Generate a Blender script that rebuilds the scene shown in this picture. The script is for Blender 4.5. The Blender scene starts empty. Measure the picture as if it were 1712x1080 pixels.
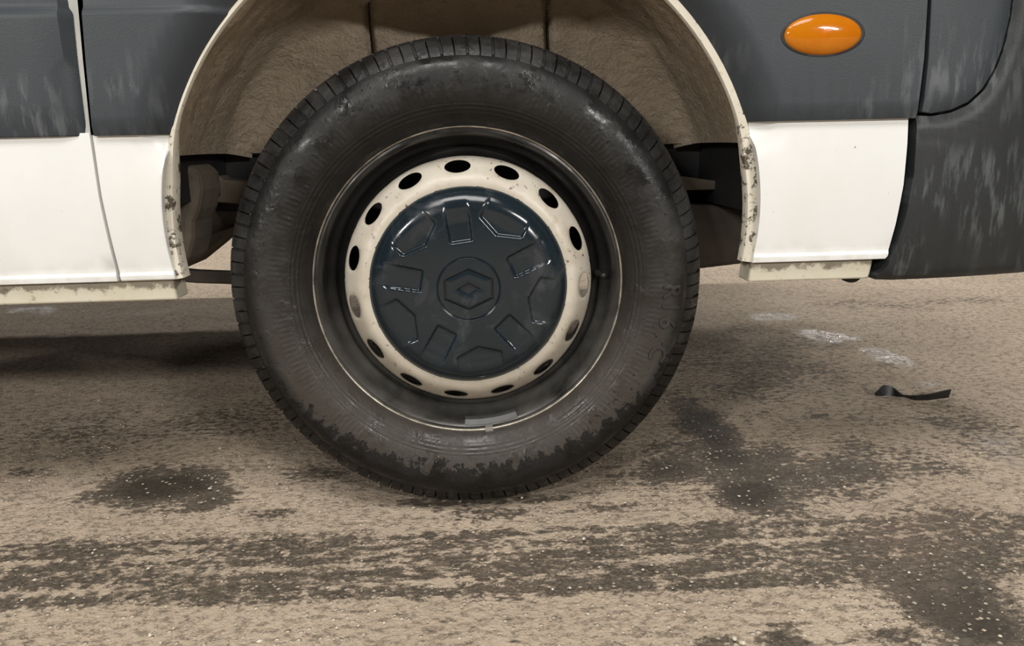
import bpy, bmesh, math, random
import numpy as np
from mathutils import Vector, Matrix

# ------------------------------------------------------------------ camera
SC = bpy.context.scene
COL = SC.collection
FPX, PITCH, YAW, ROLL = 1329.83, .2229, .0456, .0226          # focal length in pixels of the 1712 x 1080 frame
CAM = Vector((.0093, -1.091, .5331))
fw = Vector((math.sin(YAW)*math.cos(PITCH), math.cos(YAW)*math.cos(PITCH), -math.sin(PITCH)))
r0 = Vector((math.cos(YAW), -math.sin(YAW), 0)); u0 = r0.cross(fw)
rt = math.cos(ROLL)*r0 - math.sin(ROLL)*u0
up = math.sin(ROLL)*r0 + math.cos(ROLL)*u0
cd = bpy.data.cameras.new('camera'); cd.sensor_width = 36; cd.lens = FPX*36/1712; cd.clip_start = .02; cd.clip_end = 200
cam = bpy.data.objects.new('camera', cd); COL.objects.link(cam)
cam.matrix_world = Matrix(((rt.x, up.x, -fw.x, CAM.x), (rt.y, up.y, -fw.y, CAM.y), (rt.z, up.z, -fw.z, CAM.z), (0, 0, 0, 1)))
SC.camera = cam

# ------------------------------------------------------------------ world, lights, exposure
SC.view_settings.view_transform = 'Standard'; SC.view_settings.look = 'None'
SC.view_settings.gamma = 1; SC.view_settings.use_curve_mapping = False
SC.view_settings.exposure = -0.1
W = bpy.data.worlds.new('hall'); SC.world = W; W.use_nodes = True
W.node_tree.nodes['Background'].inputs[0].default_value = (1, .93, .85, 1)
W.node_tree.nodes['Background'].inputs[1].default_value = .045
def row(name, y, z, length, watts, x=0, width=.25, col=(1, .965, .92)):
    d = bpy.data.lights.new(name, 'AREA'); d.shape = 'RECTANGLE'; d.size = length; d.size_y = width
    d.energy = watts; d.color = col
    o = bpy.data.objects.new(name, d); COL.objects.link(o); o.location = (x, y, z)
    return o
# rows of ceiling tubes running along the van, 6.3 m apart, 4.1 m up
for xx, ll, ww in ((-6.0, 3.4, 1020), (5.4, 3.4, 930)):
    o = row('tube_row_lamp', -9.4, 4.1, ll, ww, x=xx); o.rotation_euler = (math.radians(50), 0, math.radians(-4.5*xx))
row('tube_row_lamp', -2.4, 4.1, 3.2, 205, x=-.3, width=1.7)
row('tube_row_lamp', 3.3, 4.1, 9, 200)
for xx, yy, ll, ww in ((0, 9.6, 12, 480), (8, 15.9, 4, 430), (-10, 15.9, 4, 90)):
    o = row('tube_row_lamp', yy, 4.1, ll, ww, x=xx); o.rotation_euler = (math.radians(-45), 0, 0)

# ------------------------------------------------------------------ helpers
def ray(px, py): return fw + rt*((px-856)/FPX) - up*((py-540)/FPX)
def at(px, py, Y):                       # point of the upright plane y = Y behind a pixel of the photograph
    d = ray(px, py); return CAM + d*((Y-CAM.y)/d.y)
def ground(px, py):                      # point of the ground behind a pixel
    d = ray(px, py); return CAM + d*(-CAM.z/d.z)
def link(name, me, m=None, parent=None, smooth=True):
    o = bpy.data.objects.new(name, me); COL.objects.link(o)
    if m is not None: me.materials.append(m)
    if parent is not None: o.parent = parent
    if smooth:
        me.polygons.foreach_set('use_smooth', [True]*len(me.polygons))
    return o
def from_bm(name, bm, m, parent=None, smooth=True, sharp=None):
    bmesh.ops.recalc_face_normals(bm, faces=bm.faces)
    me = bpy.data.meshes.new(name); bm.to_mesh(me); bm.free()
    o = link(name, me, m, parent, smooth)
    if smooth and sharp: me.set_sharp_from_angle(angle=math.radians(sharp))
    return o
def bevel(o, w, seg=2, ang=40):
    b = o.modifiers.new('bevel', 'BEVEL'); b.width = w; b.segments = seg; b.limit_method = 'ANGLE'; b.angle_limit = math.radians(ang)
    b.harden_normals = False
    return o
def box_bm(bm, x0, x1, y0, y1, z0, z1):
    v = [bm.verts.new((x, y, z)) for x in (x0, x1) for y in (y0, y1) for z in (z0, z1)]
    for f in ((0,1,3,2),(4,6,7,5),(0,4,5,1),(2,3,7,6),(0,2,6,4),(1,5,7,3)): bm.faces.new([v[i] for i in f])
def box(name, x0, x1, y0, y1, z0, z1, m, parent, bev=.004):
    bm = bmesh.new(); box_bm(bm, x0, x1, y0, y1, z0, z1)
    o = from_bm(name, bm, m, parent, smooth=False)
    if bev: bevel(o, bev)
    return o
def lathe(prof, n=96, a0=0, a1=None, fix=None, closed=False):
    """revolve (r, y) points about the y axis (the wheel axle)"""
    bm = bmesh.new(); full = a1 is None
    if full: a1 = a0+2*math.pi
    rings = []
    for i in range(n if full else n+1):
        a = a0+(a1-a0)*i/n
        ring = []
        for r, y in prof:
            p = Vector((r*math.cos(a), y, r*math.sin(a)))
            ring.append(bm.verts.new(fix(p) if fix else p))
        rings.append(ring)
    m = len(prof)
    for i in range(n):
        A, B = rings[i], rings[(i+1) % len(rings)]
        for j in range(m if closed else m-1):
            k = (j+1) % m
            bm.faces.new((A[j], A[k], B[k], B[j]))
    return bm
def smoothstep(a, b, x):
    t = np.clip((x-a)/(b-a), 0, 1); return t*t*(3-2*t)
def tag(o, label, cat=None, group=None, kind=None):
    if label: o['label'] = label
    if cat: o['category'] = cat
    if group: o['group'] = group
    if kind: o['kind'] = kind
    return o

# ------------------------------------------------------------------ materials
class N:
    def __init__(s, name):
        s.m = bpy.data.materials.new(name); s.m.use_nodes = True; s.t = s.m.node_tree; s.t.nodes.clear()
        s.out = s.t.nodes.new('ShaderNodeOutputMaterial'); s.b = s.t.nodes.new('ShaderNodeBsdfPrincipled')
        s.t.links.new(s.b.outputs[0], s.out.inputs[0])
        s.tc = s.t.nodes.new('ShaderNodeTexCoord').outputs['Object']
    def put(s, sock, v):
        if isinstance(v, bpy.types.NodeSocket): s.t.links.new(v, sock)
        else: sock.default_value = (tuple(v)+(1,)) if hasattr(v, '__len__') and len(v) == 3 and sock.type == 'RGBA' else v
    def set(s, **k):
        nm = dict(col='Base Color', rough='Roughness', metal='Metallic', normal='Normal', spec='Specular IOR Level', coat='Coat Weight',
                  coat_rough='Coat Roughness', trans='Transmission Weight', ior='IOR', sss='Subsurface Weight', sheen='Sheen Weight')
        for a, v in k.items(): s.put(s.b.inputs[nm[a]], v)
        return s
    def math(s, op, a, b=None, c=None, clamp=False):
        n = s.t.nodes.new('ShaderNodeMath'); n.operation = op; n.use_clamp = clamp
        s.put(n.inputs[0], a)
        if b is not None: s.put(n.inputs[1], b)
        if c is not None: s.put(n.inputs[2], c)
        return n.outputs[0]
    def map(s, scale=(1, 1, 1), loc=(0, 0, 0), rot=(0, 0, 0), vec=None):
        n = s.t.nodes.new('ShaderNodeMapping'); s.put(n.inputs[0], vec or s.tc)
        n.inputs['Location'].default_value = loc; n.inputs['Rotation'].default_value = rot; n.inputs['Scale'].default_value = scale
        return n.outputs[0]
    def noise(s, scale, detail=4, rough=.55, dist=0, vec=None, col=False):
        n = s.t.nodes.new('ShaderNodeTexNoise'); s.put(n.inputs['Vector'], vec or s.tc)
        n.inputs['Scale'].default_value = scale; n.inputs['Detail'].default_value = detail
        n.inputs['Roughness'].default_value = rough; n.inputs['Distortion'].default_value = dist
        return n.outputs['Color' if col else 'Fac']
    def voro(s, scale, vec=None, feature='F1', out='Distance'):
        n = s.t.nodes.new('ShaderNodeTexVoronoi'); s.put(n.inputs['Vector'], vec or s.tc); n.feature = feature
        n.inputs['Scale'].default_value = scale
        return n.outputs[out]
    def ramp(s, v, lo, hi, a=0., b=1., smooth=False):
        n = s.t.nodes.new('ShaderNodeMapRange'); s.put(n.inputs[0], v); n.clamp = True
        if smooth: n.interpolation_type = 'SMOOTHSTEP'
        for i, q in enumerate((lo, hi, a, b)): s.put(n.inputs[1+i], q)
        return n.outputs[0]
    def mix(s, f, a, b, mode='MIX'):
        n = s.t.nodes.new('ShaderNodeMix'); n.data_type = 'RGBA'; n.blend_type = mode
        s.put(n.inputs[0], f); s.put(n.inputs[6], a); s.put(n.inputs[7], b)
        return n.outputs[2]
    def sep(s, v=None):
        n = s.t.nodes.new('ShaderNodeSeparateXYZ'); s.put(n.inputs[0], v or s.tc); return n.outputs
    def comb(s, x, y, z):
        n = s.t.nodes.new('ShaderNodeCombineXYZ')
        for i, q in enumerate((x, y, z)): s.put(n.inputs[i], q)
        return n.outputs[0]
    def attr(s, name):
        n = s.t.nodes.new('ShaderNodeAttribute'); n.attribute_name = name; return n.outputs['Fac']
    def bump(s, h, dist=.002, strength=1., normal=None):
        n = s.t.nodes.new('ShaderNodeBump'); s.put(n.inputs['Height'], h); n.inputs['Distance'].default_value = dist
        n.inputs['Strength'].default_value = strength
        if normal is not None: s.put(n.inputs['Normal'], normal)
        return n.outputs[0]

def mat_plain(name, col, rough=.5, metal=0., n_amt=.15, scale=30, bump=0.):
    s = N(name); f = s.noise(scale, 5)
    c = s.mix(s.ramp(f, .3, .7), tuple(q*(1-n_amt) for q in col), tuple(min(1, q*(1+n_amt)) for q in col))
    s.set(col=c, rough=rough, metal=metal)
    if bump: s.set(normal=s.bump(f, bump))
    return s.m

def mat_white():
    s = N('white_paint')
    x, y, z = s.sep()
    c = s.mix(s.ramp(s.noise(4, 4), .35, .7), (.72, .735, .73), (.665, .68, .67))
    film = s.ramp(s.noise(9, 5, vec=s.map((1, 1, .5))), .5, .8, 0, .35)
    c = s.mix(film, c, (.60, .59, .55))
    speck = s.math('MULTIPLY', s.ramp(s.noise(150, 2), .745, .80), s.ramp(s.noise(14, 2), .5, .65))
    c = s.mix(speck, c, (.12, .10, .08))
    low = s.math('MULTIPLY', s.ramp(z, .40, .355, 0, 1), s.ramp(s.noise(40, 5), .45, .75, 0, .6))
    c = s.mix(low, c, (.46, .42, .34))
    return s.set(col=c, rough=s.ramp(film, 0, .35, .34, .55), coat=.25, coat_rough=.25).m

def mat_cream():
    s = N('cream_sill_paint')
    c = s.mix(s.ramp(s.noise(12, 4), .35, .7), (.66, .63, .50), (.74, .72, .62))
    dirt = s.ramp(s.noise(55, 6, .7), .56, .68)
    x, y, z = s.sep()
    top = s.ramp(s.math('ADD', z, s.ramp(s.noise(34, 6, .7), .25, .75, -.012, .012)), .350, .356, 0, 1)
    c = s.mix(s.math('MULTIPLY', dirt, s.ramp(s.noise(6, 2), .4, .6)), c, (.10, .08, .055))
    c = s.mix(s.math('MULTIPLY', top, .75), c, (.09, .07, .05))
    return s.set(col=c, rough=.5).m

def mat_flange():
    s = N('dirty_flange_paint')
    c = s.mix(s.ramp(s.noise(14, 4), .4, .7), (.60, .565, .48), (.50, .47, .39))
    x, y, z = s.sep()
    low = s.ramp(z, .60, .50, 0, .10)
    d = s.ramp(s.math('ADD', s.noise(60, 6, .72), low), .64, .70)
    c = s.mix(d, c, (.085, .065, .045))
    d2 = s.ramp(s.noise(110, 3), .6, .75)
    c = s.mix(s.math('MULTIPLY', d2, .6), c, (.30, .25, .18))
    return s.set(col=c, rough=.6, normal=s.bump(d, .0015)).m

def mat_cladding(name='grey_cladding', base=(.029, .0355, .042), streak=1.):
    s = N(name)
    x, y, z = s.sep()
    c = s.mix(s.ramp(s.noise(6, 4), .35, .7), base, tuple(q*1.2 for q in base))
    v = s.map((70, 1, 14), rot=(0, math.radians(14), 0))
    st = s.ramp(s.noise(1, 4, .6, vec=v), .50, .62)
    zone = s.math('MULTIPLY', s.ramp(z, .69, .60, 0, 1), s.ramp(s.noise(8, 2), .44, .60))
    c = s.mix(s.math('MULTIPLY', s.math('MULTIPLY', st, zone), .75*streak), c, (.112, .124, .130))
    dk = s.ramp(s.noise(1, 4, .6, vec=s.map((60, 1, 9))), .50, .75)
    c = s.mix(s.math('MULTIPLY', s.math('MULTIPLY', dk, s.ramp(z, .64, .56, 0, 1)), .5), c, (.012, .013, .014))
    fine = s.noise(420, 2)
    return s.set(col=c, rough=.46, spec=.32, normal=s.bump(fine, .0003, .5)).m

def mat_mud():
    s = N('dried_mud')
    big = s.noise(5, 4)
    c = s.mix(s.ramp(big, .32, .68), (.45, .37, .275), (.54, .455, .35))
    rip = s.noise(58, 6, .70, dist=.2, vec=s.map((1, 1, 1.6)))
    crk = s.ramp(rip, .36, .52)
    c = s.mix(s.math('MULTIPLY', s.ramp(rip, .36, .47, .5, 0), s.ramp(s.noise(8, 3), .42, .6)), c, (.19, .15, .11))
    fine = s.noise(210, 4)
    c = s.mix(s.ramp(fine, .35, .7, 0, .35), c, (.42, .35, .26))
    patch = s.ramp(s.noise(9, 5), .45, .75, 0, .45)
    c = s.mix(patch, c, (.30, .24, .17))
    h = s.math('ADD', s.math('MULTIPLY', rip, 1.2), s.math('MULTIPLY', fine, .35))
    return s.set(col=c, rough=.92, spec=.15, normal=s.bump(h, .011)).m

def mat_tyre():
    s = N('tyre_rubber')
    x, y, z = s.sep()
    r = s.math('SQRT', s.math('ADD', s.math('MULTIPLY', x, x), s.math('MULTIPLY', z, z)))
    a = s.math('ARCTAN2', z, x)                                       # 0 to the right, +90 deg at the top
    c = s.mix(s.ramp(s.noise(11, 5), .35, .7), (.0075, .0075, .0076), (.0135, .0133, .0128))
    # pale dust on the lower half of the sidewall and as smears further out
    nz = s.noise(10, 5, .6)
    low = s.ramp(z, .10, -.13)
    dust = s.math('MULTIPLY', low, s.ramp(s.math('ADD', r, s.math('MULTIPLY', s.math('SUBTRACT', nz, .5), .03)), .300, .285))
    c = s.mix(s.math('MULTIPLY', dust, .8), c, (.050, .0445, .037))
    smear = s.math('MULTIPLY', s.ramp(s.noise(7, 6, .62), .50, .68), s.ramp(r, .255, .28))
    c = s.mix(s.math('MULTIPLY', smear, .6), c, (.045, .0445, .043))
    bead_shade = s.math('MULTIPLY', s.ramp(s.math('ADD', r, s.math('MULTIPLY', nz, .03)), .278, .262), s.ramp(z, -.08, .06))  # upper inner sidewall coloured darker, standing in for shade under the arch
    c = s.mix(s.math('MULTIPLY', bead_shade, .7), c, (.007, .007, .007))
    tread = s.math('MULTIPLY', s.math('MULTIPLY', s.ramp(r, .314, .322), s.ramp(r, .3375, .334)), s.ramp(s.noise(26, 5), .42, .7))
    c = s.mix(s.math('MULTIPLY', tread, .5), c, (.040, .0395, .037))
    # wet black mud with a ragged inner border round the foot of the tyre
    polar = s.comb(s.math('MULTIPLY', a, 7.), s.math('MULTIPLY', r, 18.), 0)
    jag = s.noise(2.3, 7, .70, vec=polar)
    foot = s.ramp(z, 0, -.26, -.018, .058)
    edge = s.math('ADD', s.math('ADD', r, foot), s.math('MULTIPLY', s.math('SUBTRACT', jag, .5), .125))
    wet = s.ramp(edge, .3215, .3275)
    wet = s.math('MULTIPLY', wet, s.ramp(z, .08, -.02))
    c = s.mix(s.math('MULTIPLY', wet, .93), c, (.005, .0047, .0042))
    drop = s.ramp(s.noise(30, 4), .52, .66)
    rough = s.math('SUBTRACT', s.ramp(s.noise(24, 5, .7), .42, .62, .58, .22), s.math('MULTIPLY', wet, -.10))
    # fine moulded ribs round the sidewall and concentric rings
    sn = s.math('SINE', s.math('MULTIPLY', a, 230.))
    band = s.math('MULTIPLY', s.ramp(r, .253, .257), s.ramp(r, .276, .271))
    band = s.math('MULTIPLY', band, s.ramp(s.noise(5, 2, vec=s.comb(a, 0, 0)), .40, .48))
    rings = s.math('MULTIPLY', s.math('SINE', s.math('MULTIPLY', r, 1150.)), s.math('MULTIPLY', s.ramp(r, .232, .236), s.ramp(r, .252, .249)))
    h = s.math('ADD', s.math('MULTIPLY', sn, s.math('MULTIPLY', band, .11)), s.math('MULTIPLY', rings, .14))
    h = s.math('ADD', h, s.math('MULTIPLY', drop, .45))
    h = s.math('ADD', h, s.math('MULTIPLY', s.noise(160, 3), .30))
    h = s.math('ADD', h, s.math('MULTIPLY', wet, s.math('MULTIPLY', s.noise(75, 3), .9)))
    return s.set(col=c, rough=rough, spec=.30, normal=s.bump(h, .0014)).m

def mat_rim_white():
    s = N('dirty_white_steel')
    c = s.mix(s.ramp(s.noise(16, 5), .35, .7), (.52, .485, .415), (.43, .39, .32))
    x, y, z = s.sep()
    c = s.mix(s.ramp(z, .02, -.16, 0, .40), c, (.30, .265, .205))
    sp = s.ramp(s.noise(150, 3, .6), .63, .70)
    c = s.mix(s.math('MULTIPLY', sp, s.ramp(s.noise(18, 3), .42, .55)), c, (.10, .07, .05))
    ru = s.ramp(s.noise(30, 5, .65), .60, .72)
    c = s.mix(s.math('MULTIPLY', ru, .5), c, (.30, .21, .13))
    return s.set(col=c, rough=.42).m

def mat_rim_black():
    s = N('black_rim_paint')
    x, y, z = s.sep()
    d = s.math('MULTIPLY', s.ramp(s.noise(14, 5), .30, .6), s.ramp(z, .04, -.14, .12, 1))
    c = s.mix(d, (.007, .007, .007), (.062, .060, .055))
    return s.set(col=c, rough=s.ramp(s.noise(22, 4), .35, .65, .22, .5), spec=.5).m

def mat_hubcap():
    s = N('blue_grey_plastic')
    x, y, z = s.sep()
    c = s.mix(s.ramp(s.noise(9, 4), .35, .7), (.0075, .0135, .0185), (.011, .018, .024))
    d = s.ramp(s.noise(16, 6, .68, dist=.8), .54, .74)
    c = s.mix(s.math('MULTIPLY', d, .30), c, (.10, .106, .108))
    return s.set(col=c, rough=s.ramp(d, 0, 1, .17, .36), spec=.5, normal=s.bump(s.noise(300, 2), .0001, .5)).m

def mat_orange():
    s = N('orange_lens')
    c = s.mix(s.ramp(s.noise(40, 3), .4, .7), (1.0, .315, .008), (.96, .27, .006))
    x, y, z = s.sep()
    v = s.voro(260)
    return s.set(col=c, rough=.14, trans=.55, ior=1.2, coat=.5, coat_rough=.08, normal=s.bump(v, .0002, .3)).m

def mat_asphalt():
    s = N('asphalt')
    x, y, z = s.sep()
    dk, wt = s.attr('dark'), s.attr('wet')
    # dust lies unevenly; dark stone shows where it is worn or damp and where shade is painted
    n1 = s.noise(85, 6, .74, vec=s.map((.75, 1.1, 1)))
    n2 = s.noise(14, 5, .6)
    n3 = s.noise(3.2, 4, .55)
    dust = s.mix(s.ramp(n3, .35, .65), (.480, .388, .293), (.570, .464, .356))
    dust = s.mix(s.ramp(s.noise(85, 6, .78, vec=s.map((.8, 1.1, 1))), .40, .52, .85, 0), dust, (.19, .155, .112))
    dust = s.mix(s.ramp(s.noise(170, 4, .7, vec=s.map(loc=(3, 1, 0))), .56, .70, 0, .6), dust, (.60, .52, .41))
    stone = s.mix(s.ramp(s.noise(130, 5, .75), .38, .66), (.090, .075, .057), (.200, .168, .130))
    stone = s.mix(s.ramp(dk, .70, 1., 0, .75), stone, (.034, .028, .021))
    thr = s.math('ADD', s.math('MULTIPLY', n1, .92), s.math('MULTIPLY', n2, .08))
    cover = s.math('ADD', thr, s.math('MULTIPLY', dk, -.34))
    f = s.ramp(cover, .25, .38)                                       # 1 = dusty, 0 = bare
    c = s.mix(f, stone, dust)
    # pale chips of aggregate
    cell = s.voro(125, out='Color'); cd_ = s.voro(125)
    pick = s.ramp(s.sep(cell)[0], .85, .87)
    chip = s.math('MULTIPLY', pick, s.ramp(cd_, .42, .28))
    c = s.mix(s.math('MULTIPLY', chip, .8), c, (.68, .59, .46))
    c = s.mix(s.ramp(s.noise(2.4, 3), .58, .75, 0, .25), c, (.42, .31, .24))
    c = s.mix(s.math('MULTIPLY', wt, .45), c, (.06, .055, .05))
    damp_shade = s.ramp(dk, .2, 1.)
    rough = s.math('SUBTRACT', s.ramp(f, 0, 1, .70, .9), s.math('MULTIPLY', damp_shade, .04))
    wetn = s.math('MULTIPLY', wt, s.ramp(s.noise(120, 5, .75), .47, .53))
    rough = s.mix(wetn, rough, (.09, .09, .09))
    h = s.math('ADD', s.math('MULTIPLY', f, .55), s.math('ADD', s.math('MULTIPLY', s.noise(190, 4, .65), .55), s.math('MULTIPLY', chip, .4)))
    h = s.math('ADD', h, s.math('MULTIPLY', n2, .8))
    h = s.math('MULTIPLY', h, s.ramp(wt, 0, 1, 1, .62))
    bp = s.bump(h, .0060, 1.)
    return s.set(col=c, rough=rough, spec=s.ramp(wt, 0, 1, .22, .6), normal=bp).m

def mat_water():
    s = N('water')
    return s.set(col=s.mix(s.noise(20), (.9, .9, .9), (1, 1, 1)), rough=.03, trans=1., ior=1.33).m
M = dict(water=mat_water(), white=mat_white(), cream=mat_cream(), flange=mat_flange(), clad=mat_cladding(),
         bumper=mat_cladding('black_bumper_plastic', (.018, .0205, .022), .75),
         mud=mat_mud(), tyre=mat_tyre(), rimw=mat_rim_white(), rimb=mat_rim_black(), hub=mat_hubcap(), orange=mat_orange(),
         lip=mat_plain('worn_rim_lip', (.34, .315, .265), .30, .6, .6, 40),
         black=mat_plain('black_steel', (.012, .012, .013), .6), brown=mat_plain('mud_caked_steel', (.10, .082, .062), .85, 0, .45, 14, .002),
         umber=mat_plain('dirty_frame_steel', (.050, .042, .033), .8, 0, .4, 18, .002),
         grey=mat_plain('zinc_weight', (.065, .065, .065), .5, .3, .2, 50), seal=mat_plain('panel_seal', (.34, .34, .32), .6),
         rubber=mat_plain('black_rubber', (.010, .010, .010), .45, 0, .3, 60, .0005), alu=mat_plain('chrome_clip', (.55, .55, .53), .3, .8, .1),
         stone=mat_plain('pale_stone', (.60, .54, .44), .6, 0, .2, 200), dstone=mat_plain('grit_stone', (.34, .28, .21), .75, 0, .5, 60),
         reflect=mat_plain('lamp_reflector', (.92, .80, .55), .4, 0, .05), bulb=mat_plain('amber_bulb', (.30, .12, .03), .25, 0, .3, 200),
         glass=mat_plain('dark_window', (.02, .022, .024), .08))

# ------------------------------------------------------------------ ground
def axis(lo, hi, step, far):
    a = list(np.arange(lo, hi+1e-6, step)); k = step
    b = a[-1]
    while b < far: k *= 1.35; b += k; a.append(b)
    b = a[0]; k = step
    while b > -far: k *= 1.35; b -= k; a.insert(0, b)
    return np.array(a)
gx, gy = axis(-2.0, 2.4, .015, 24), axis(-.6, 2.2, .015, 24)
X, Y = np.meshgrid(gx, gy)
rng = np.random.default_rng(4)
def vnoise(X, Y, sc, seed):                                            # smooth value noise for the stain and shade borders
    g = np.random.default_rng(seed).random((64, 64)); x = X*sc+100; y = Y*sc+100
    xi, yi = np.floor(x).astype(int), np.floor(y).astype(int); u, v = x-xi, y-yi
    u, v = u*u*(3-2*u), v*v*(3-2*v)
    q = lambda i, j: g[(yi+j) % 64, (xi+i) % 64]
    return (q(0,0)*(1-u)+q(1,0)*u)*(1-v)+(q(0,1)*(1-u)+q(1,1)*u)*v
wob = lambda s, k: (vnoise(X, Y, s, k)-.5)*2
dark = np.zeros_like(X); wet = np.zeros_like(X)
def blob(px, py, wpx, hpx, amt, soft=.6, rot=0., arr=None, seed=0, wv=.35):
    """an irregular patch (stains, wet film and painted shade) whose middle, width and height are read off the photograph"""
    c = ground(px, py); e = ground(px+wpx/2, py); t = ground(px, py-hpx/2); b_ = ground(px, py+hpx/2)
    rx = abs(e.x-c.x); ry = abs(t.y-b_.y)/2; cy = (t.y+b_.y)/2
    dx, dy = X-c.x, Y-cy; ca, sa = math.cos(rot), math.sin(rot)
    dx, dy = dx*ca+dy*sa, -dx*sa+dy*ca
    d = np.sqrt((dx/rx)**2+(dy/ry)**2)+wv*wob(9, seed)+wv*.6*wob(23, seed+1)
    a_ = amt*(1-smoothstep(1-soft, 1.0, d))
    arr[:] = np.maximum(arr, a_)
# the tyre track across the front: rows of tread lugs with pale lines between
y0, y1 = -.225, -.035
yy = Y+.03*X+.006*wob(6, 50)
edge = smoothstep(y0-.008, y0+.012, yy)*(1-smoothstep(y1-.03, y1+.01, yy))
t = (yy-y0)/(y1-y0)
lines = np.ones_like(X)
for c_, w_ in ((.22, .020), (.43, .030), (.63, .022), (.80, .022)):
    lines *= 1-.75*np.exp(-((t-c_)/w_)**2)
dark = np.maximum(dark, edge*lines*(.60+.10*wob(9, 60)+.12*wob(31, 61)))
k = 100
for a_ in [(285, 815, 230, 75, 1.0), (215, 800, 190, 50, .75), (350, 835, 120, 50, .8), (460, 855, 100, 26, .5), (40, 785, 120, 24, .9),
           (1210, 745, 130, 200, .95), (1265, 830, 130, 80, 1.0), (1240, 780, 260, 120, .75), (1420, 790, 380, 120, .85), (1120, 790, 190, 60, .8),
           (1620, 720, 260, 110, .45), (1640, 1010, 330, 220, .92), (1500, 1060, 230, 60, .6), (1310, 1060, 90, 50, .85), (1200, 1075, 100, 30, .8),
           (1560, 880, 330, 80, .55), (1370, 692, 70, 12, .9), (780, 832, 560, 20, .8), (560, 790, 190, 40, .55), (330, 715, 700, 90, .36),  # wide last patch paints in the van's soft shadow left of the tyre
           (880, 850, 520, 30, .55), (1300, 640, 480, 190, .42), (1560, 505, 700, 26, .35), (30, 1075, 80, 20, .6), (860, 1072, 60, 12, .5)]:  # broad patch right of the tyre is its soft shadow, painted in
    a_ = (a_[0], a_[1], a_[2]*1.35, a_[3]*1.35, a_[4]*1.1)
    blob(*a_, soft=1.0, arr=dark, seed=k); k += 2
for a_ in [(1376, 560, 120, 32, 1.3), (1490, 596, 90, 46, 1.5), (1290, 528, 130, 14, .55), (1660, 735, 110, 46, .8), (60, 520, 170, 18, 1.),
           (1560, 640, 90, 12, .6), (250, 522, 150, 10, .5), (1700, 770, 60, 40, .5)]:
    blob(*a_, soft=.9, arr=wet, seed=k, wv=.55); k += 2
ny, nx = X.shape
idx = np.arange(nx*ny).reshape(ny, nx)
faces = np.stack([idx[:-1, :-1], idx[:-1, 1:], idx[1:, 1:], idx[1:, :-1]], -1).reshape(-1, 4)
Z = -.0035+.0022*wob(5, 7)+.0012*wob(17, 8)
me = bpy.data.meshes.new('floor')
me.from_pydata(np.stack([X, Y, Z], -1).reshape(-1, 3).tolist(), [], faces.tolist())
for nm, arr in (('dark', dark), ('wet', wet)):
    me.attributes.new(nm, 'FLOAT', 'POINT').data.foreach_set('value', np.clip(arr, 0, 1).astype(np.float32).ravel())
fl = link('floor', me, mat_asphalt())
tag(fl, 'worn dusty asphalt with damp dark tyre tracks and pale grit', kind='structure')

# ------------------------------------------------------------------ the van
van = bpy.data.objects.new('van', None); COL.objects.link(van); van.empty_display_size = .2
tag(van, 'white van with dark grey side cladding standing on dusty asphalt, front wheel in view', 'van')
HUB = Vector((0, 0, .3369)); ARC = Vector((0, 0, .426)); AR = .398        # wheel hub, wheel-arch centre and radius

def body_y(x, z):                       # the side of the van: upright, tucked in a little towards the sill
    t = np.clip((.50-z)/.15, 0, 1.4)
    return -.025+.016*t*t
def clip_panel(name, pts, yfun, thick, m, step=.02, bev=.003, cuts=()):
    """a body panel: outline (x, z), cut to the wheel arch, laid on the curved side and given its thickness"""
    bm = bmesh.new()
    f = bm.faces.new([bm.verts.new((p[0], 0, p[1])) for p in pts])
    xs = [p[0] for p in pts]; zs = [p[1] for p in pts]
    for co, no, lo, hi in ((Vector((1, 0, 0)), Vector((1, 0, 0)), min(xs), max(xs)), (Vector((0, 0, 1)), Vector((0, 0, 1)), min(zs), max(zs))):
        v = lo+step
        while v < hi-1e-4:
            bmesh.ops.bisect_plane(bm, geom=bm.verts[:]+bm.edges[:]+bm.faces[:], plane_co=co*v, plane_no=no, dist=1e-6)
            v += step
    for v in cuts: bmesh.ops.bisect_plane(bm, geom=bm.verts[:]+bm.edges[:]+bm.faces[:], plane_co=(0, 0, v), plane_no=(0, 0, 1), dist=1e-6)
    bmesh.ops.remove_doubles(bm, verts=bm.verts, dist=2e-4)
    for v in bm.verts: v.co.y = yfun(v.co.x, v.co.z)
    r = bmesh.ops.extrude_face_region(bm, geom=bm.faces[:])
    for g in r['geom']:
        if isinstance(g, bmesh.types.BMVert): g.co.y += thick
    o = from_bm(name, bm, m, van, smooth=True, sharp=35)
    if bev: bevel(o, bev, 3, 50)
    return o
def px(pts, Y=-.025): return [(p.x, p.z) for p in (at(a, b, Y) for a, b in pts)]
def arc(r, a0, a1, n=48): return [(ARC.x+r*math.cos(math.radians(a0+(a1-a0)*i/n)), ARC.z+r*math.sin(math.radians(a0+(a1-a0)*i/n))) for i in range(n+1)]
ZT = .553                                # lower edge of the cladding
aT = math.degrees(math.asin((ZT-ARC.z)/AR))
TOP = .98
CR = (.698, .7005, .7035, .7065, .709)        # the crease along the cladding
def clad_y(x, z):                        # proud of the sheet metal, rolled in along the arch, stepped back above the crease
    y = body_y(x, z)-.010
    d = math.hypot(x-ARC.x, z-ARC.z)-AR
    t = max(0, 1-d/.034); y += .026*t**1.4
    y += .0055*float(smoothstep(.698, .709, z))*float(smoothstep(-.05, -.2, np.float64(x)))
    t2 = max(0, 1-(z-ZT)/.012); y += .004*t2*t2
    return y
def door_clad_y(x, z):
    e = edge_x(z)-x
    t = max(0, 1-e/.014)
    return clad_y(x, z)+.013*t
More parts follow.
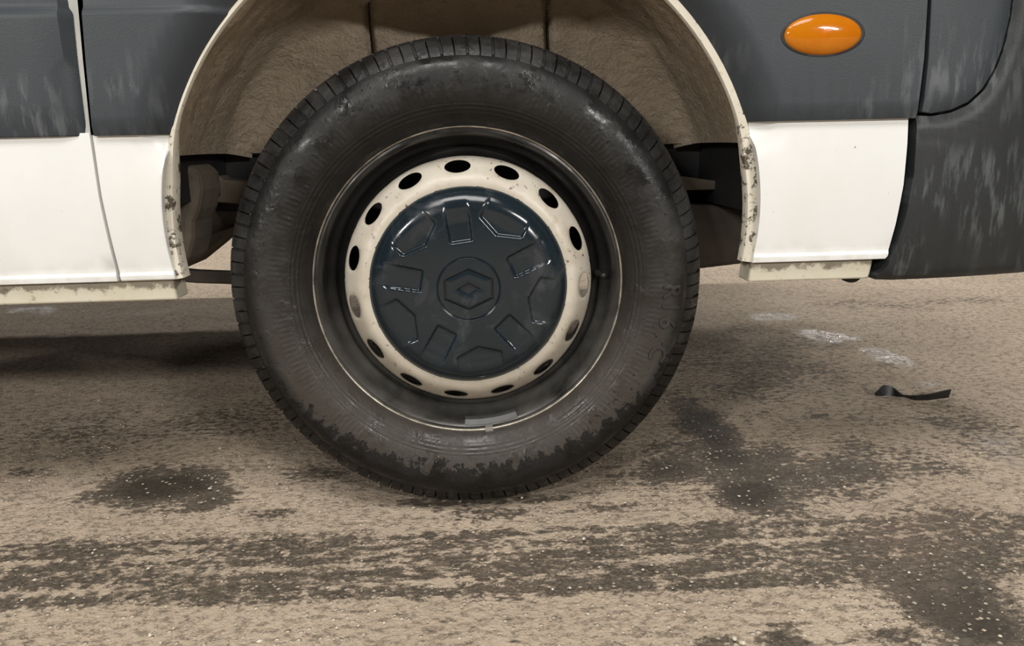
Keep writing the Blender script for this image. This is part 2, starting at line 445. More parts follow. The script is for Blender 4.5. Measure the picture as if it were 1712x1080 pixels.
# outlines read off the photograph
dl = px([(106, -40), (117, 0), (127, 100), (142, 222)])                      # door cladding, its edge at the seam
def edge_x(z):
    for (xa, za), (xb, zb) in zip(dl, dl[1:]):
        if zb <= z <= za: return xa+(xb-xa)*(za-z)/(za-zb)
    return dl[0][0] if z > dl[0][1] else dl[-1][0]
clip_panel('door_cladding', [(-1.75, ZT), (-1.75, TOP), (dl[0][0]-.06, TOP)]+dl[:-1]+[(dl[-1][0], ZT)], door_clad_y, .016, M['clad'], cuts=CR)
fl_ = px([(133, -40), (141, 0), (149, 100), (160, 222)])
fr_ = px([(1546, -40), (1544, 0), (1538, 100), (1527, 190)])
rx0, lx0 = ARC.x+AR*math.cos(math.radians(aT)), ARC.x-AR*math.cos(math.radians(aT))
fender = [(fr_[-1][0], ZT)]+fr_[::-1]+[(fr_[0][0]+.01, TOP), (fl_[0][0]-.06, TOP)]+fl_[:-1]+[(fl_[-1][0], ZT), (lx0, ZT)]+arc(AR, 180-aT, aT)
clip_panel('fender_cladding', fender, clad_y, .016, M['clad'], step=.012, bev=.0025, cuts=CR)

# white sheet metal below (and behind) the cladding
ds = px([(120, -40), (150, 228), (165, 330), (191, 472)]); fs = px([(124, -40), (154, 228), (169, 330), (196, 472)])
ZB = .3635
def low_y(x, z):
    y = body_y(x, z)
    d = math.hypot(x-ARC.x, z-ARC.z)-AR
    y += .0245*max(0, 1-d/.034)**1.4*float(smoothstep(.515, .550, np.float64(z)))
    y -= .0028*float(smoothstep(.376, .370, z))                              # rolled hem along the bottom
    return y
clip_panel('door_skin', [(-1.75, ZB), (-1.75, ZT+.004)]+[(ds[1][0], ZT+.004)]+ds[2:-1]+[(ds[-1][0], ZB)], low_y, .012, M['white'], bev=.0022, cuts=(.370, .3717, .3733, .376))
aB = math.degrees(math.asin((ZB-ARC.z)/AR))
fsk = [(fs[0][0], ZT+.004)]+fs[1:-1]+[(fs[-1][0], ZB)]+arc(AR-.001, 180-aB, 180-math.degrees(math.asin((ZT+.004-ARC.z)/AR)), 20)
clip_panel('fender_skin', fsk, low_y, .012, M['white'], bev=.0022, cuts=(.370, .3717, .3733, .376))
rs = px([(1519, 190), (1517, 240), (1511, 310), (1501, 375), (1490, 430), (1486, 436)])
rsk = arc(AR+.001, aB, math.degrees(math.asin((ZT+.004-ARC.z)/AR)), 20)+[(rs[0][0], ZT+.004)]+rs[:-1]+[(rs[-1][0], ZB)]
clip_panel('fender_skin', rsk, low_y, .012, M['white'], bev=.0022, cuts=(.370, .3717, .3733, .376))
# ledge where the white panel rolls in under the cladding
def bar(name, x0, x1, y0, y1, z0, z1, m, bev=.003, parent=van): return box(name, x0, x1, y0, y1, z0, z1, m, parent, bev)
clip_panel('seam_seal', [(ds[-1][0]-.012, ZB+.004)]+[(a-.012, b) for a, b in ds[:-1][::-1]]+[(a+.02, b) for a, b in ds[:-1]]+[(ds[-1][0]+.012, ZB+.004)],
           lambda x, z: body_y(x, z)+.0045, .004, M['seal'], bev=0)
# pale strip of body shell in the gap between the two claddings
st = px([(127, -40), (136, 0), (145, 100), (158, 226)])
st = [(st[0][0]-.06, TOP)]+st
strip = [(a-.007, b) for a, b in st]+[(a+.0115, b) for a, b in st[::-1]]
clip_panel('door_gap_strip', strip, lambda x, z: body_y(x, z)+.0045, .005, M['flange'], bev=.0015)
clip_panel('door_gap_backing', [(a-.03, b) for a, b in st]+[(a+.03, b) for a, b in st[::-1]], lambda x, z: body_y(x, z)+.012, .004, M['black'], bev=0)

# sills
def sill(name, pts):
    return clip_panel(name, pts, lambda x, z: body_y(x, z)+.006+.12*max(0, .345-z), .045, M['cream'], bev=.003)
sl = at(296, 500, 0); sr0, sr1 = at(1252, 470, 0), at(1454, 466, 0)
sill('sill', [(-1.75, .333), (-1.75, .371), (sl.x-.004, .371), (sl.x, .368), (sl.x, .333)])
s2 = sill('sill', [(sr0.x, .333), (sr0.x, .371), (sr1.x, .371), (sr1.x, .333)])
def disc(name, c, r, d, m, parent, n=24, sx=1., bev=.001):
    o = from_bm(name, lathe([(0.0005, -d), (r*.8, -d), (r, -d*.4), (r, d), (.0005, d)], n), m, parent, sharp=40)
    o.location = c; o.scale.x = sx
    return o
pg = at(1263, 462, .0)
disc('sill_plug', (pg.x, .0045, pg.z), .0045, .002, M['grey'], s2)
pb = at(1428, 466, .02)
disc('drain_plug', (pb.x, .03, .333), .010, .008, M['black'], s2, sx=1.4)

# wheel-arch flange: a rolled lip round the opening, wider down its lower legs
def ring_strip(name, a0, a1, r_in, r_out, y0, yb_, m, n=90, z_stop=None):
    prof = []
    bm = bmesh.new(); rows_ = []
    for i in range(n+1):
        a = math.radians(a0+(a1-a0)*i/n); ri = r_in(math.degrees(a)); y1 = yb_(math.degrees(a))
        sec = [(r_out, y0+.004), (r_out-.002, y0), (ri+.002, y0), (ri, y0+.003), (ri, y1), (r_out, y1)]
        ring = []
        for r, y in sec:
            p = Vector((ARC.x+r*math.cos(a), y, ARC.z+r*math.sin(a)))
            if z_stop is not None: y_ = p.y
            ring.append(bm.verts.new(p))
        rows_.append(ring)
    for A, B in zip(rows_, rows_[1:]):
        for j in range(6): bm.faces.new((A[j], A[(j+1) % 6], B[(j+1) % 6], B[j]))
    for e in (rows_[0], rows_[-1]): bm.faces.new(e)
    return from_bm(name, bm, m, van, sharp=50)
def lip_w(a):
    w = .0040 if a > 90 else .010                       # the front half shows a broader lip
    low = float(smoothstep(22, 8, np.float64(min(a, 180-a))))
    return AR-w-(.007 if a > 90 else .004)*low
ring_strip('arch_flange', aB, 180-aB, lip_w, AR+.004, -.010, lambda a: -.004+(.018 if a > 90 else .010)*float(smoothstep(24, 10, np.float64(min(a, 180-a)))), M['flange'], 120)

# inner arch liner: barrel above the tyre and the inner wall, both caked in mud
def liner():
    bm = bmesh.new(); R_, zl, yb = AR-.004, .5255, .27
    a0 = math.degrees(math.asin((zl-ARC.z)/R_)); n, m_ = 110, 26
    rnd = random.Random(3)
    def nz(a, b): 
        from mathutils import noise
        return noise.noise(Vector((a*6, b*22, 1.7)))*.006+noise.noise(Vector((a*17, b*60, 4.2)))*.0022
    rows_ = []
    for i in range(n+1):
        a = math.radians(a0+(180-2*a0)*i/n); ring = []
        for j in range(m_+1):
            y = -.004+(yb+.004)*j/m_
            r = R_+.004*math.sin(j/m_*math.pi)+nz(a, y)*(0 if j == 0 else min(1, i/8, (n-i)/8))
            rr = r-.03*max(0, (j/m_-.86)/.14)**2         # rounded into the inner wall
            ring.append(bm.verts.new((ARC.x+rr*math.cos(a), y, ARC.z+rr*math.sin(a))))
        rows_.append(ring)
    for A, B in zip(rows_, rows_[1:]):
        for j in range(m_): bm.faces.new((A[j], A[j+1], B[j+1], B[j]))
    return from_bm('wheel_arch_liner', bm, M['mud'], van)
ln = liner()
def inner_wall():
    from mathutils import noise
    bm = bmesh.new(); n, m_ = 240, 60; R_ = AR-.016; grid = []
    creases = [at(618, 40, .27).x, at(917, 40, .27).x]
    for j in range(m_+1):
        z = .5255+(ARC.z+R_-.5255)*j/m_; w = math.sqrt(max(1e-5, R_*R_-(z-ARC.z)**2)); rowv = []
        for i in range(n+1):
            x = -w+2*w*i/n
            y = .268+.010*noise.noise(Vector((x*7, 0, z*7)))+.004*noise.noise(Vector((x*26, 3, z*30)))
            for c_ in creases: y += .022*math.exp(-((x-c_-.008*noise.noise(Vector((0, 9, z*9))))/.0045)**2)
            rowv.append(bm.verts.new((x, y, z)))
        grid.append(rowv)
    for A, B in zip(grid, grid[1:]):
        for i in range(n): bm.faces.new((A[i], A[i+1], B[i+1], B[i]))
    return from_bm('inner_wing_panel', bm, M['mud'], van)
inner_wall()

# ------------------------------------------------------------------ front bumper at the right
def bump_y(x, z):
    y = -.030+.55*max(0, x-.62)**2+.014*max(0, (.47-z)/.14)**2
    return y
rid = px([(1531, 193), (1560, 194), (1592, 188), (1622, 175), (1648, 152), (1668, 120), (1684, 80), (1696, 30), (1702, -20), (1704, -60)])
bl = px([(1533, 193), (1525, 290), (1513, 360), (1499, 415), (1484, 452), (1470, 463)])
zb = .333
bumper_out = rid[::-1]+bl[1:]+[(bl[-1][0]+.004, zb), (bl[-1][0]+.03, zb-.002), (1.0, zb+.004), (1.0, rid[-1][1])]
def bump_skin_y(x, z):
    y = bump_y(x, z)
    d = min(math.hypot(x-a, z-b) for a, b in ridf)
    t = max(0, 1-d/.016); y += .0075*t*t
    d2 = min(abs(d-.026)/.004, 1); y += .0012*(1-d2)
    t = max(0, 1-(z-zb)/.012); return y+.010*t*t
ridf = [(a[0]+(b[0]-a[0])*k_/6, a[1]+(b[1]-a[1])*k_/6) for a, b in zip(rid, rid[1:]) for k_ in range(6)]
clip_panel('front_bumper', bumper_out, bump_skin_y, .05, M['bumper'], step=.009, bev=.002)
pl = px([(1555, -60), (1554, 0), (1549, 100), (1540, 187)])
rin = [(a-.003, b+.003) for a, b in rid[1:]]
clip_panel('bumper_corner_panel', pl[::-1][:1]+rin+[(rid[-1][0]-.006, TOP), (pl[0][0]-.0, TOP)]+pl[:-1], lambda x, z: bump_y(x, z)+.0005+.0065*max(0, 1-min(math.hypot(x-a, z-b) for a, b in ridf)/.020)**2,
           .02, M['clad'], step=.010, bev=.002)
clip_panel('bumper_backing', [(.575, .36), (1.0, .36), (1.0, TOP), (.575, TOP)], lambda x, z: bump_y(x, z)+.030, .02, M['black'], step=.06, bev=0)

# ------------------------------------------------------------------ side indicator
lc = at(1375, 58, -.034)
ind = bpy.data.objects.new('side_indicator', None); COL.objects.link(ind); ind.parent = van; ind.location = (lc.x, -.0335, lc.z)
def ellip(name, prof, sx, sz, m, n=64):
    bm = lathe(prof, n)
    for v in bm.verts: v.co.x *= sx; v.co.z *= sz
    return from_bm(name, bm, m, ind, sharp=60)
A_, B_ = .0520, .0258
ellip('lamp_housing', [(.001, .001), (.93, .001), (.97, -.0022), (1.05, -.0022), (1.075, -.001), (1.085, .006), (.001, .006)], A_, B_, M['black'])
ellip('lens', [(.0008, -.0105), (.25, -.0102), (.5, -.0092), (.72, -.0074), (.88, -.0050), (.96, -.0028), (1.0, .0004)], A_, B_, M['orange'])
ellip('reflector', [(.0008, .0006), (.9, .0006), (.985, -.0004)], A_, B_, M['reflect'])
ellip('bulb', [(.0008, -.0075), (.05, -.0072), (.10, -.005), (.115, 0)], A_, A_, M['bulb'], 24)

# ------------------------------------------------------------------ tyre
def squash(p):                           # the tyre stands on the ground: flattened foot, bulged sidewall
    q = p.copy(); low = -HUB.z+.0005
    if q.z < low+.03 and False: pass
    if q.z < low: q.z = low
    t = max(0, min(1, (-q.z-.20)/.13)); q.y -= .006*t*math.exp(-((math.hypot(p.x, p.z)-.285)/.03)**2)*(1 if p.y < .1 else -1)
    return q
half = [(.206, .052), (.2135, .040), (.2195, .031), (.2225, .0225), (.2265, .0175), (.232, .0125), (.243, .005), (.257, 0), (.272, -.0025), (.286, -.001),
        (.2905, -.0004), (.300, .0025), (.3085, .0085), (.3105, .0125), (.317, .020), (.325, .0330), (.3305, .048), (.333, .066), (.3335, .074)]
mid = [(.3435, .076), (.3442, .094), (.336, .096), (.336, .103), (.3450, .105), (.3450, .120), (.336, .122), (.336, .129), (.3442, .131), (.3435, .149)]
prof = half+mid+[(r, .225-y) for r, y in half[::-1]]
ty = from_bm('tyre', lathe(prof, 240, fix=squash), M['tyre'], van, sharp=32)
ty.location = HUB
NB = 58
def block(a, k):
    bm = bmesh.new(); rnd = random.Random(k)
    w = 2*math.pi/NB*.468
    o_ = [(.3105, .0115), (.3215, .0175), (.3315, .0290), (.3375, .0430), (.3412, .0590), (.3428, .0730)]
    cols = []
    sk = (0, .05, .14, .22, .26, .30)                   # the shoulder lugs lean as they cross the tread
    for i, (r, y) in enumerate(o_):
        inner = (r-.0085, y+.006)
        line = []
        for s_ in (-1, -.16, -.16, .16, .16, 1):
            dep = 0
            line.append(s_)
        ring = []
        for s_, dr in ((-1, 0), (-.14, 0), (-.09, .0022 if i < 4 else .0045), (.09, .0022 if i < 4 else .0045), (.14, 0), (1, 0)):
            aa = a+w*(s_+sk[i]-.15); rr = r-dr
            ring.append(Vector((rr*math.cos(aa), y+(dr*.8 if i < 4 else 0), rr*math.sin(aa))))
        for s_ in (1, -1):
            aa = a+w*(s_*1.02+sk[i]-.15)
            ring.append(Vector((inner[0]*math.cos(aa), inner[1], inner[0]*math.sin(aa))))
        cols.append([bm.verts.new(squash(p)) for p in ring])
    for A, B in zip(cols, cols[1:]):
        for j in range(8): bm.faces.new((A[j], A[(j+1) % 8], B[(j+1) % 8], B[j]))
    bm.faces.new(cols[0]); bm.faces.new(cols[-1])
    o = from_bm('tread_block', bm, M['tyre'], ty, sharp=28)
    return o
for i in range(NB): block(2*math.pi*(i+.3)/NB, i)
# raised size marking on the sidewall
def marking(txt, a_start, r_base, h, step_deg):
    for i, ch in enumerate(txt):
        if ch == ' ': continue
        cu = bpy.data.curves.new('letter', 'FONT'); cu.body = ch; cu.size = h*1.35; cu.extrude = .0022; cu.offset = .0008; cu.align_x = 'CENTER'; cu.resolution_u = 3
        tmp = bpy.data.objects.new('tmp', cu); COL.objects.link(tmp)
        dg = bpy.context.evaluated_depsgraph_get(); dg.update()
        me = bpy.data.meshes.new_from_object(tmp.evaluated_get(dg)); bpy.data.objects.remove(tmp)
        a0_ = math.radians(a_start-i*step_deg)
        for v in me.vertices:
            r = r_base+v.co.y; a = a0_-v.co.x/(r_base+h/2)
            ys = np.interp(r, [q[0] for q in half], [q[1] for q in half])
            v.co = (r*math.cos(a), ys-v.co.z, r*math.sin(a))
        me.name = 'sidewall_letter'
        link('sidewall_letter', me, M['tyre'], ty, smooth=False)
marking('R16 C', -2.5, .2745, .026, 4.6)

def droplets():
    rnd = random.Random(8); bm = bmesh.new()
    prof_r = [q[0] for q in half]; prof_y = [q[1] for q in half]
    spots = []
    for a0, a1, ra, rb, n in ((138, 152, .312, .334, 46), (152, 176, .305, .330, 26), (-52, -38, .262, .268, 26), (-40, -12, .250, .300, 26), (95, 150, .270, .320, 34),
                              (160, 200, .275, .312, 16), (-75, -50, .262, .30, 10), (10, 60, .262, .32, 12), (200, 250, .27, .32, 14)):
        for _ in range(n): spots.append((rnd.uniform(a0, a1), rnd.uniform(ra, rb), rnd.uniform(.0005, .0013)))
    for a, r, s_ in spots:
        a = math.radians(a); y = float(np.interp(r, prof_r, prof_y))-(.0025 if r > .312 else 0)
        c = Vector((r*math.cos(a), y, r*math.sin(a))); st = rnd.uniform(1, 2.2) if r < .31 else 1.3
        q = bmesh.ops.create_icosphere(bm, subdivisions=2, radius=s_)
        for v in q['verts']: v.co = c+Vector((v.co.x, v.co.y*.6, v.co.z*st))
    o = from_bm('water_drops', bm, M['water'], ty); o['kind'] = 'stuff'; o['label'] = 'tiny beads of water on the tyre'
droplets()

# ------------------------------------------------------------------ wheel rim
rim = from_bm('wheel_rim', lathe([(.2120, .044), (.2165, .036), (.2175, .0315), (.214, .0305), (.2095, .034), (.2065, .044), (.2055, .056), (.2035, .064), (.1985, .068),
              (.1955, .072), (.1935, .082), (.1925, .10), (.193, .135), (.197, .165), (.206, .195), (.214, .200), (.2160, .197), (.211, .188)], 180), M['rimb'], van, sharp=50)
rim.location = HUB
from_bm('rim_lip', lathe([(.2170, .0365), (.2195, .0335), (.2212, .0305), (.2207, .0285), (.2192, .0280), (.2180, .0300)], 180, closed=True), M['lip'], rim)
def disc_profile(s):
    P_ = np.array([(.128, .022), (.140, .0165), (.1465, .0160), (.153, .0190), (.160, .0258), (.167, .0345), (.173, .0425), (.1775, .0505), (.1800, .0590), (.1805, .072)])
    L_ = np.concatenate([[0], np.cumsum(np.hypot(*np.diff(P_, axis=0).T))]); L_ /= L_[-1]
    return float(np.interp(s, L_, P_[:, 0])), float(np.interp(s, L_, P_[:, 1]))
def wheel_disc():
    nh, bm = 15, bmesh.new(); ph = math.radians(93.5); K = 32
    def P(u, s): 
        r, y = disc_profile(s); a = ph+u
        return Vector((r*math.cos(a), y, r*math.sin(a)))
    hw = math.pi/nh; sc_, hs, hu = .53, .155, .0178/.163
    hu = math.asin(.0180/.163)
    for h in range(nh):
        base = h*2*hw; rings = []
        for q in range(9):
            f_ = q/6
            ring = []
            for k_ in range(K):
                t = 2*math.pi*k_/K; c_, s_ = math.cos(t), math.sin(t)
                iu, is_ = hu*c_, sc_+hs*s_
                e = max(abs(c_), abs(s_)); ou, os_ = hw*c_/e, .5+.5*s_/e
                if q <= 6:
                    p = P(base+iu+(ou-iu)*f_, is_+(os_-is_)*f_)
                    if q == 0:
                        p.y += .0012
                    ring.append(bm.verts.new(p))
                else:                                   # the punched edge of the hole turns inward
                    p = P(base+iu, is_); p.y += .002+.003*(q-6); ring.append(bm.verts.new(p))
            rings.append(ring)
        order = [rings[8], rings[7]]+rings[:7]
        for A, B in zip(order, order[1:]):
            for k_ in range(K): bm.faces.new((A[k_], A[(k_+1) % K], B[(k_+1) % K], B[k_]))
    bmesh.ops.remove_doubles(bm, verts=bm.verts, dist=1e-5)
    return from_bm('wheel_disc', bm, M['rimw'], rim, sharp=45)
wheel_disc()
from_bm('disc_weld_flange', lathe([(.1800, .058), (.1830, .068), (.1880, .074), (.1945, .076), (.1945, .080), (.1860, .080), (.1790, .074)], 120), M['rimb'], rim)
def arc_strip(name, r, a0, a1, y, prof_, m, n=24):
    bm = lathe([(r+p, y+q) for p, q in prof_], n, math.radians(a0), math.radians(a1), closed=True)
    bm.verts.ensure_lookup_table(); k_ = len(prof_)
    bm.faces.new(bm.verts[:k_]); bm.faces.new(bm.verts[-k_:])
    return from_bm(name, bm, m, rim, sharp=40)
arc_strip('balance_weight', .2080, -93.5, -72, .0375, [(.004, -.0065), (.0065, -.0035), (.0035, .003), (-.0030, .010), (-.0048, .008), (-.0030, -.001)], M['grey'])
arc_strip('weight_clip', .2180, -85.5, -82.5, .0285, [(.004, -.003), (.0055, .004), (-.003, .004), (-.005, .003), (-.003, -.0035)], M['alu'], 6)
vs = from_bm('valve_stem', lathe([(.0006, -.024), (.0035, -.024), (.0040, -.021), (.0040, -.012), (.0032, -.010), (.0045, -.006), (.0058, .006), (.0008, .008)], 16), M['rubber'], rim)
vs.location = (.1905, .062, .005); vs.rotation_euler = (0, 0, math.radians(14))
# brake behind the disc: seen only through the holes
from_bm('brake_drum', lathe([(.02, .085), (.135, .085), (.142, .095), (.142, .19), (.02, .20)], 64), M['black'], rim)

def shield():
    bm = bmesh.new(); n = 40
    def half_disc(y): return [bm.verts.new((.189*math.cos(math.pi*i/n), y, .004+.189*math.sin(math.pi*i/n))) for i in range(n+1)]
    A, B = half_disc(.118), half_disc(.121)
    bm.faces.new(A); bm.faces.new(B)
    for i in range(n+1): bm.faces.new((A[i], A[(i+1) % (n+1)], B[(i+1) % (n+1)], B[i]))
    return from_bm('splash_shield', bm, M['black'], rim, smooth=False)
shield()

# ------------------------------------------------------------------ hub cap
def hubcap():
    rs_ = sorted(set(list(np.linspace(.040, .1405, 68))+[.0425, .0430, .0436, .0442, .0448, .132, .134, .136, .1375, .1388, .1396, .1402]))
    n = 360
    r = np.array(rs_)[:, None]; a = (np.arange(n)*2*math.pi/n)[None, :]
    y = np.full((len(rs_), n), 0.)
    y += -.0055+.0030*(r/.12)**2
    y += .0200*np.clip((r-.104)/.0365, 0, 1)**2.6
    y += .0012*np.exp(-((r-.0438)/.0007)**2)
    for k_ in range(5):
        for wide in (0, 1):
            ph = math.radians((97 if not wide else 61)+72*k_)
            rho = r*np.cos(a-ph); tau = r*np.sin(a-ph)
            if not wide:
                m_ = smoothstep(.0165, .0135, abs(tau)-.03*(rho-.07))*smoothstep(.064, .068, rho)*(1-smoothstep(.090, .128, rho))
                y += .0046*m_
            else:
                ap = .082+.38*np.abs(tau)
                m_ = smoothstep(0, .0040, rho-ap)*smoothstep(.0335, .0300, abs(tau))*(1-smoothstep(.094, .130, rho))
                y += .0046*m_
    y[-1] += .012; 
    bm = bmesh.new(); g = []
    for i, rr in enumerate(rs_):
        q = rr if i < len(rs_)-1 else .1400
        g.append([bm.verts.new((q*math.cos(t), y[i, j], q*math.sin(t))) for j, t in enumerate(a[0])])
    for A, B in zip(g, g[1:]):
        for j in range(n): bm.faces.new((A[j], A[(j+1) % n], B[(j+1) % n], B[j]))
    o = from_bm('hub_cap', bm, M['hub'], van, sharp=50); o.location = HUB; return o
hc = hubcap()
HX = [(.0005, .0270), (.0312, .0130), (.0312, -.0125), (-.0005, -.0270), (-.0312, -.0125), (-.0312, .0130)]
DM = [(.0, .0085), (.0155, 0), (.0, -.0085), (-.0155, 0)]
def dens(poly, n):
    out = []
    for (a, b), (c, d) in zip(poly, poly[1:]+poly[:1]):
        out += [(a+(c-a)*i/n, b+(d-b)*i/n) for i in range(n)]
    return out
def badge():
    yf = -.0062
    # round boss with a hexagonal recess
    bm = bmesh.new(); n = 72
    def loop(pts, y): return [bm.verts.new((p[0], y, p[1])) for p in pts]
    def bridge(A, B):
        for i in range(len(A)): bm.faces.new((A[i], A[(i+1) % len(A)], B[(i+1) % len(B)], B[i]))
    circ = lambda r: [(r*math.cos(math.radians(90-5*i)), r*math.sin(math.radians(90-5*i))) for i in range(n)]
    hexo = dens([(p[0]*1.10, p[1]*1.10) for p in HX], 12)
    L_ = [loop(circ(.0432), yf+.005), loop(circ(.0428), yf+.0012), loop(circ(.0418), yf), loop(hexo, yf-.0004), loop([(p[0]*.985, p[1]*.985) for p in hexo], yf+.0040)]
    for A, B in zip(L_, L_[1:]): bridge(A, B)
    bm.faces.new(L_[-1])
    boss = from_bm('badge_boss', bm, M['hub'], hc, sharp=30)
    # faceted lozenge with a diamond opening
    bm = bmesh.new()
    hexi = dens(HX, 8); dia = dens(DM, 12)
    sc = lambda P_, k_: [(p[0]*k_, p[1]*k_) for p in P_]
    L_ = [loop(hexi, yf+.004), loop(hexi, yf-.0004), loop(sc(hexi, .95), yf-.0016)]
    mid_ = [((a[0]*.55+b[0]*.45), (a[1]*.55+b[1]*.45)) for a, b in zip(hexi, dia)]
    L_ += [loop(mid_, yf-.0026), loop(sc(dia, 1.12), yf-.0012), loop(dia, yf-.0004), loop(sc(dia, .86), yf+.0035)]
    for A, B in zip(L_, L_[1:]): bridge(A, B)
    bm.faces.new(L_[-1])
    from_bm('diamond_badge', bm, M['hub'], hc, sharp=25)
badge()

# ------------------------------------------------------------------ under the van, seen past the tyre
def plate(name, pts, Y, depth, m, bev=.006):
    """a solid whose outline is read at the distance Y of the part"""
    bm = bmesh.new(); P_ = [at(a, b, Y) for a, b in pts]
    f = bm.faces.new([bm.verts.new(p) for p in P_])
    r = bmesh.ops.extrude_face_region(bm, geom=[f])
    for g in r['geom']:
        if isinstance(g, bmesh.types.BMVert): g.co.y += depth
    o = from_bm(name, bm, m, van, smooth=False); return bevel(o, bev, 2)
plate('inner_sill_end', [(262, 272), (318, 276), (333, 292), (337, 318), (331, 352), (322, 372), (322, 400), (314, 432), (298, 450), (262, 452)], .10, .10, M['brown'], .010)
plate('chassis_leg', [(262, 262), (345, 275), (372, 300), (420, 305), (420, 342), (354, 338), (345, 358), (338, 392), (346, 395), (318, 424), (304, 436), (262, 470)], .24, .25, M['brown'], .012)
plate('engine_shield', [(330, 330), (480, 330), (480, 394), (352, 396), (330, 400)], .52, .6, M['black'], .01)
plate('tie_rod', [(255, 446), (330, 453), (470, 458), (470, 478), (330, 474), (255, 468)], .16, .02, M['umber'], .003)
plate('subframe', [(1090, 340), (1270, 345), (1270, 438), (1177, 449), (1090, 455)], .20, .20, M['umber'], .006)
plate('crossmember', [(1090, 292), (1150, 296), (1270, 313), (1270, 316), (1150, 318), (1090, 318)], .19, .06, M['brown'], .004)
bar('floor_pan', -4.1, .85, .30, 1.70, .43, .50, M['black'], .01)
bar('floor_pan', -4.1, -.46, .04, 1.93, .40, .46, M['black'], .01)
bar('front_beam', .46, .86, .06, 1.90, .38, .46, M['black'], .01)
bar('inner_bulkhead', -.44, .44, .285, .33, .43, .98, M['black'], .0)
bar('inner_bulkhead', -.47, -.40, .03, .30, .46, .98, M['black'], .0)
bar('inner_bulkhead', .40, .47, .03, .30, .43, .98, M['black'], .0)
bar('sill', -4.0, -.45, 1.92, 1.98, .333, .50, M['cream'], .004)
bar('axle', -.03, .03, .20, 1.65, .31, .36, M['black'], .01)
# body above the frame: side wall, roof, nose and far side in one shell
def shell():
    bm = bmesh.new()
    prof_ = [(-4.1, .50), (-4.1, 2.30), (-.55, 2.36), (-.15, 2.30), (.45, 1.45), (.85, 1.22), (.99, 1.0), (1.0, .975), (-.5, .975), (-1.8, .975), (-1.8, .50)]
    sec = [(.0, 1.0), (0, 0)]
    A = [bm.verts.new((x, -.012+.10*max(0, (z-1.2)/1.1)**2, z)) for x, z in prof_]; B = [bm.verts.new((x, 1.99-.10*max(0, (z-1.2)/1.1)**2, z)) for x, z in prof_]
    bm.faces.new(A); bm.faces.new(B)
    for i in range(len(A)): bm.faces.new((A[i], A[(i+1) % len(A)], B[(i+1) % len(B)], B[i]))
    return bevel(from_bm('body_shell', bm, M['white'], van, smooth=False), .03, 3)
shell()
bar('side_skin', -1.75, 1.0, 1.93, 1.97, .40, .98, M['white'], .01)
bar('nose_panel', .96, 1.0, .06, 1.93, .40, .98, M['bumper'], .01)
# the other wheels
def far_wheel(x, y, flip):
    t_ = ty.copy(); t_.data = ty.data; COL.objects.link(t_); t_.parent = van; t_.location = (x, y, HUB.z)
    r_ = rim.copy(); COL.objects.link(r_); r_.parent = van; r_.location = (x, y, HUB.z)
    for c_ in rim.children:
        if c_.name.startswith(('wheel_disc', 'rim_lip')):
            q = c_.copy(); COL.objects.link(q); q.parent = r_
    if flip:
        for o in (t_, r_): o.rotation_euler.z = math.pi
far_wheel(0, 1.95, True); far_wheel(-3.2, .0, False); far_wheel(-3.2, 1.95, True)

# ------------------------------------------------------------------ scrap of rubber strip lying on the road
def scrap():
    path = [(1463, 657), (1478, 655), (1494, 657), (1510, 661), (1530, 665), (1552, 665), (1572, 662), (1587, 660)]
    wid = [.003, .0115, .0085, .005, .0075, .0085, .0095, .0100]; tw = [.5, 1.0, 1.5, 2.6, 2.2, 2.0, 1.9, 1.8]; up_ = [.002, .006, .007, .004, .004, .005, .006, .005]
    bm = bmesh.new(); rows_ = []
    pts = [ground(a, b+4) for a, b in path]
    n = 5; full = []
    for i in range(len(pts)-1):
        for k_ in range(n):
            f_ = k_/n; l = lambda q: q[i]*(1-f_)+q[i+1]*f_
            full.append((pts[i].lerp(pts[i+1], f_), l(wid), l(tw), l(up_)))
    full.append((pts[-1], wid[-1], tw[-1], up_[-1]))
    for i, (p, w, t, u) in enumerate(full):
        d = (full[min(i+1, len(full)-1)][0]-full[max(0, i-1)][0]).normalized(); s_ = Vector((0, 0, 1)).cross(d)
        side = s_*math.cos(t)+Vector((0, 0, 1))*math.sin(t); nrm = d.cross(side)
        c = p+Vector((0, 0, u)); hh = max(w*abs(math.sin(t)), .001)
        c.z = max(c.z, hh-.001)
        rows_.append([bm.verts.new(c+side*w*a+nrm*.0012*b) for a, b in ((-1, -1), (1, -1), (1, 1), (-1, 1))])
    for A, B in zip(rows_, rows_[1:]):
        for j in range(4): bm.faces.new((A[j], A[(j+1) % 4], B[(j+1) % 4], B[j]))
    bm.faces.new(rows_[0]); bm.faces.new(rows_[-1])
    return from_bm('rubber_strip', bm, M['rubber'], None, sharp=40)
sc_ = scrap(); tag(sc_, 'twisted scrap of black rubber strip lying on the asphalt', 'rubber strip')

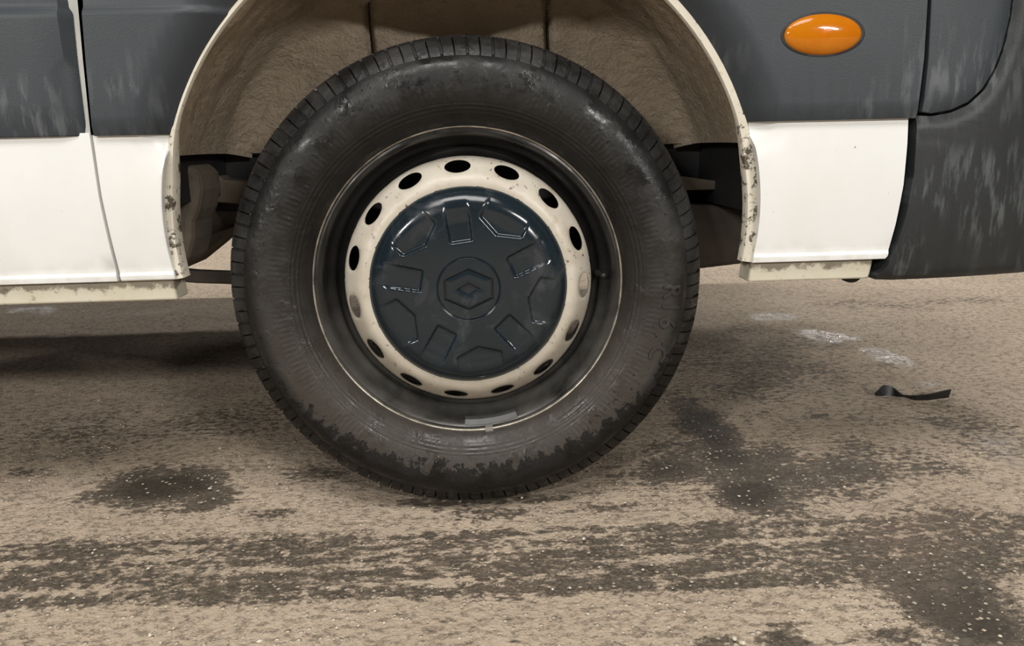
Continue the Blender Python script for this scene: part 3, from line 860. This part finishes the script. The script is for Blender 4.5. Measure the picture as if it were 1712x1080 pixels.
# ------------------------------------------------------------------ loose pebbles and grit
def pebble_mesh(k, r):
    bm = bmesh.new(); bmesh.ops.create_icosphere(bm, subdivisions=1, radius=r); rnd = random.Random(k)
    for v in bm.verts: v.co = Vector((v.co.x*rnd.uniform(.9, 1.3), v.co.y*rnd.uniform(.7, 1.), v.co.z*rnd.uniform(.5, .7)))
    me = bpy.data.meshes.new('pebble'); bm.to_mesh(me); bm.free(); me.materials.append(M['stone']); return me
pm = [pebble_mesh(k, 1.) for k in range(5)]
for i, (a, b, s_) in enumerate([(351, 817, 3.2), (1228, 1068, 4.0), (1242, 1075, 4.0), (976, 901, 3.2), (1283, 863, 2.6), (548, 983, 2.4), (1520, 1032, 2.2), (1412, 814, 2.4),
                                (1075, 953, 2.2), (908, 922, 1.8), (472, 924, 2.2), (563, 1050, 2.4), (1287, 802, 2.4), (155, 925, 2.2), (1556, 926, 2.0)]):
    o = bpy.data.objects.new('pebble', pm[i % 5]); COL.objects.link(o); p = ground(a, b)
    o.location = (p.x, p.y, .0006); o.scale = (s_*.001,)*3; o.rotation_euler.z = i*1.3
    if i == 0: tag(o, 'pale pebble in the dark stain on the asphalt below the white door', 'pebble', 'pale pebbles loose on the asphalt')
    elif i in (1, 2): tag(o, 'pale pebble, one of the two largest, lying as a close pair', 'pebble', 'pair of pale pebbles')
    elif i in (3, 5, 8, 9, 10, 13, 14): tag(o, 'small pale pebble lying in the dark tyre track', 'pebble', 'pale pebbles in the tyre track')
    elif i in (4, 7, 12): tag(o, 'small pale pebble in the damp stain between tyre and rubber strip', 'pebble', 'pale pebbles in the damp stain')
    else: tag(o, 'small pale pebble on asphalt outside the track, away from the van', 'pebble', 'pale pebbles outside the tyre track')
def grit(n_pale, n_brown, seed):
    rnd = np.random.default_rng(seed); n = n_pale+n_brown
    xs = rnd.uniform(-1.1, 1.5, n); ys = -.45+1.6*rnd.random(n)**1.6
    base = np.array([(1, 0, 0), (0, 1, 0), (-1, 0, 0), (0, -1, 0), (0, 0, 1), (0, 0, -1)], float)
    F_ = np.array([(0,1,4), (1,2,4), (2,3,4), (3,0,4), (1,0,5), (2,1,5), (3,2,5), (0,3,5)])
    r = .0007+.0026*rnd.random(n)**4; an = rnd.uniform(0, 6.28, n)
    B = base[None]*rnd.uniform(.6, 1.3, (n, 6, 1))*r[:, None, None]
    B[:, :, 2] *= .55
    ca, sa = np.cos(an)[:, None], np.sin(an)[:, None]
    V = np.stack([B[..., 0]*ca-B[..., 1]*sa+xs[:, None], B[..., 0]*sa+B[..., 1]*ca+ys[:, None], B[..., 2]-.0022+.0008*rnd.random((n, 1))], -1)
    FF = (F_[None]+6*np.arange(n)[:, None, None]).reshape(-1, 3)
    me = bpy.data.meshes.new('grit'); me.from_pydata(V.reshape(-1, 3).tolist(), [], FF.tolist())
    o = link('grit', me, M['stone'], None, smooth=False); me.materials.append(M['dstone'])
    me.polygons.foreach_set('material_index', np.repeat((np.arange(n) >= n_pale).astype(np.int32), 8))
    tag(o, 'fine pale and brown grit scattered over the asphalt', 'grit', kind='stuff')
grit(2300, 9000, 1)
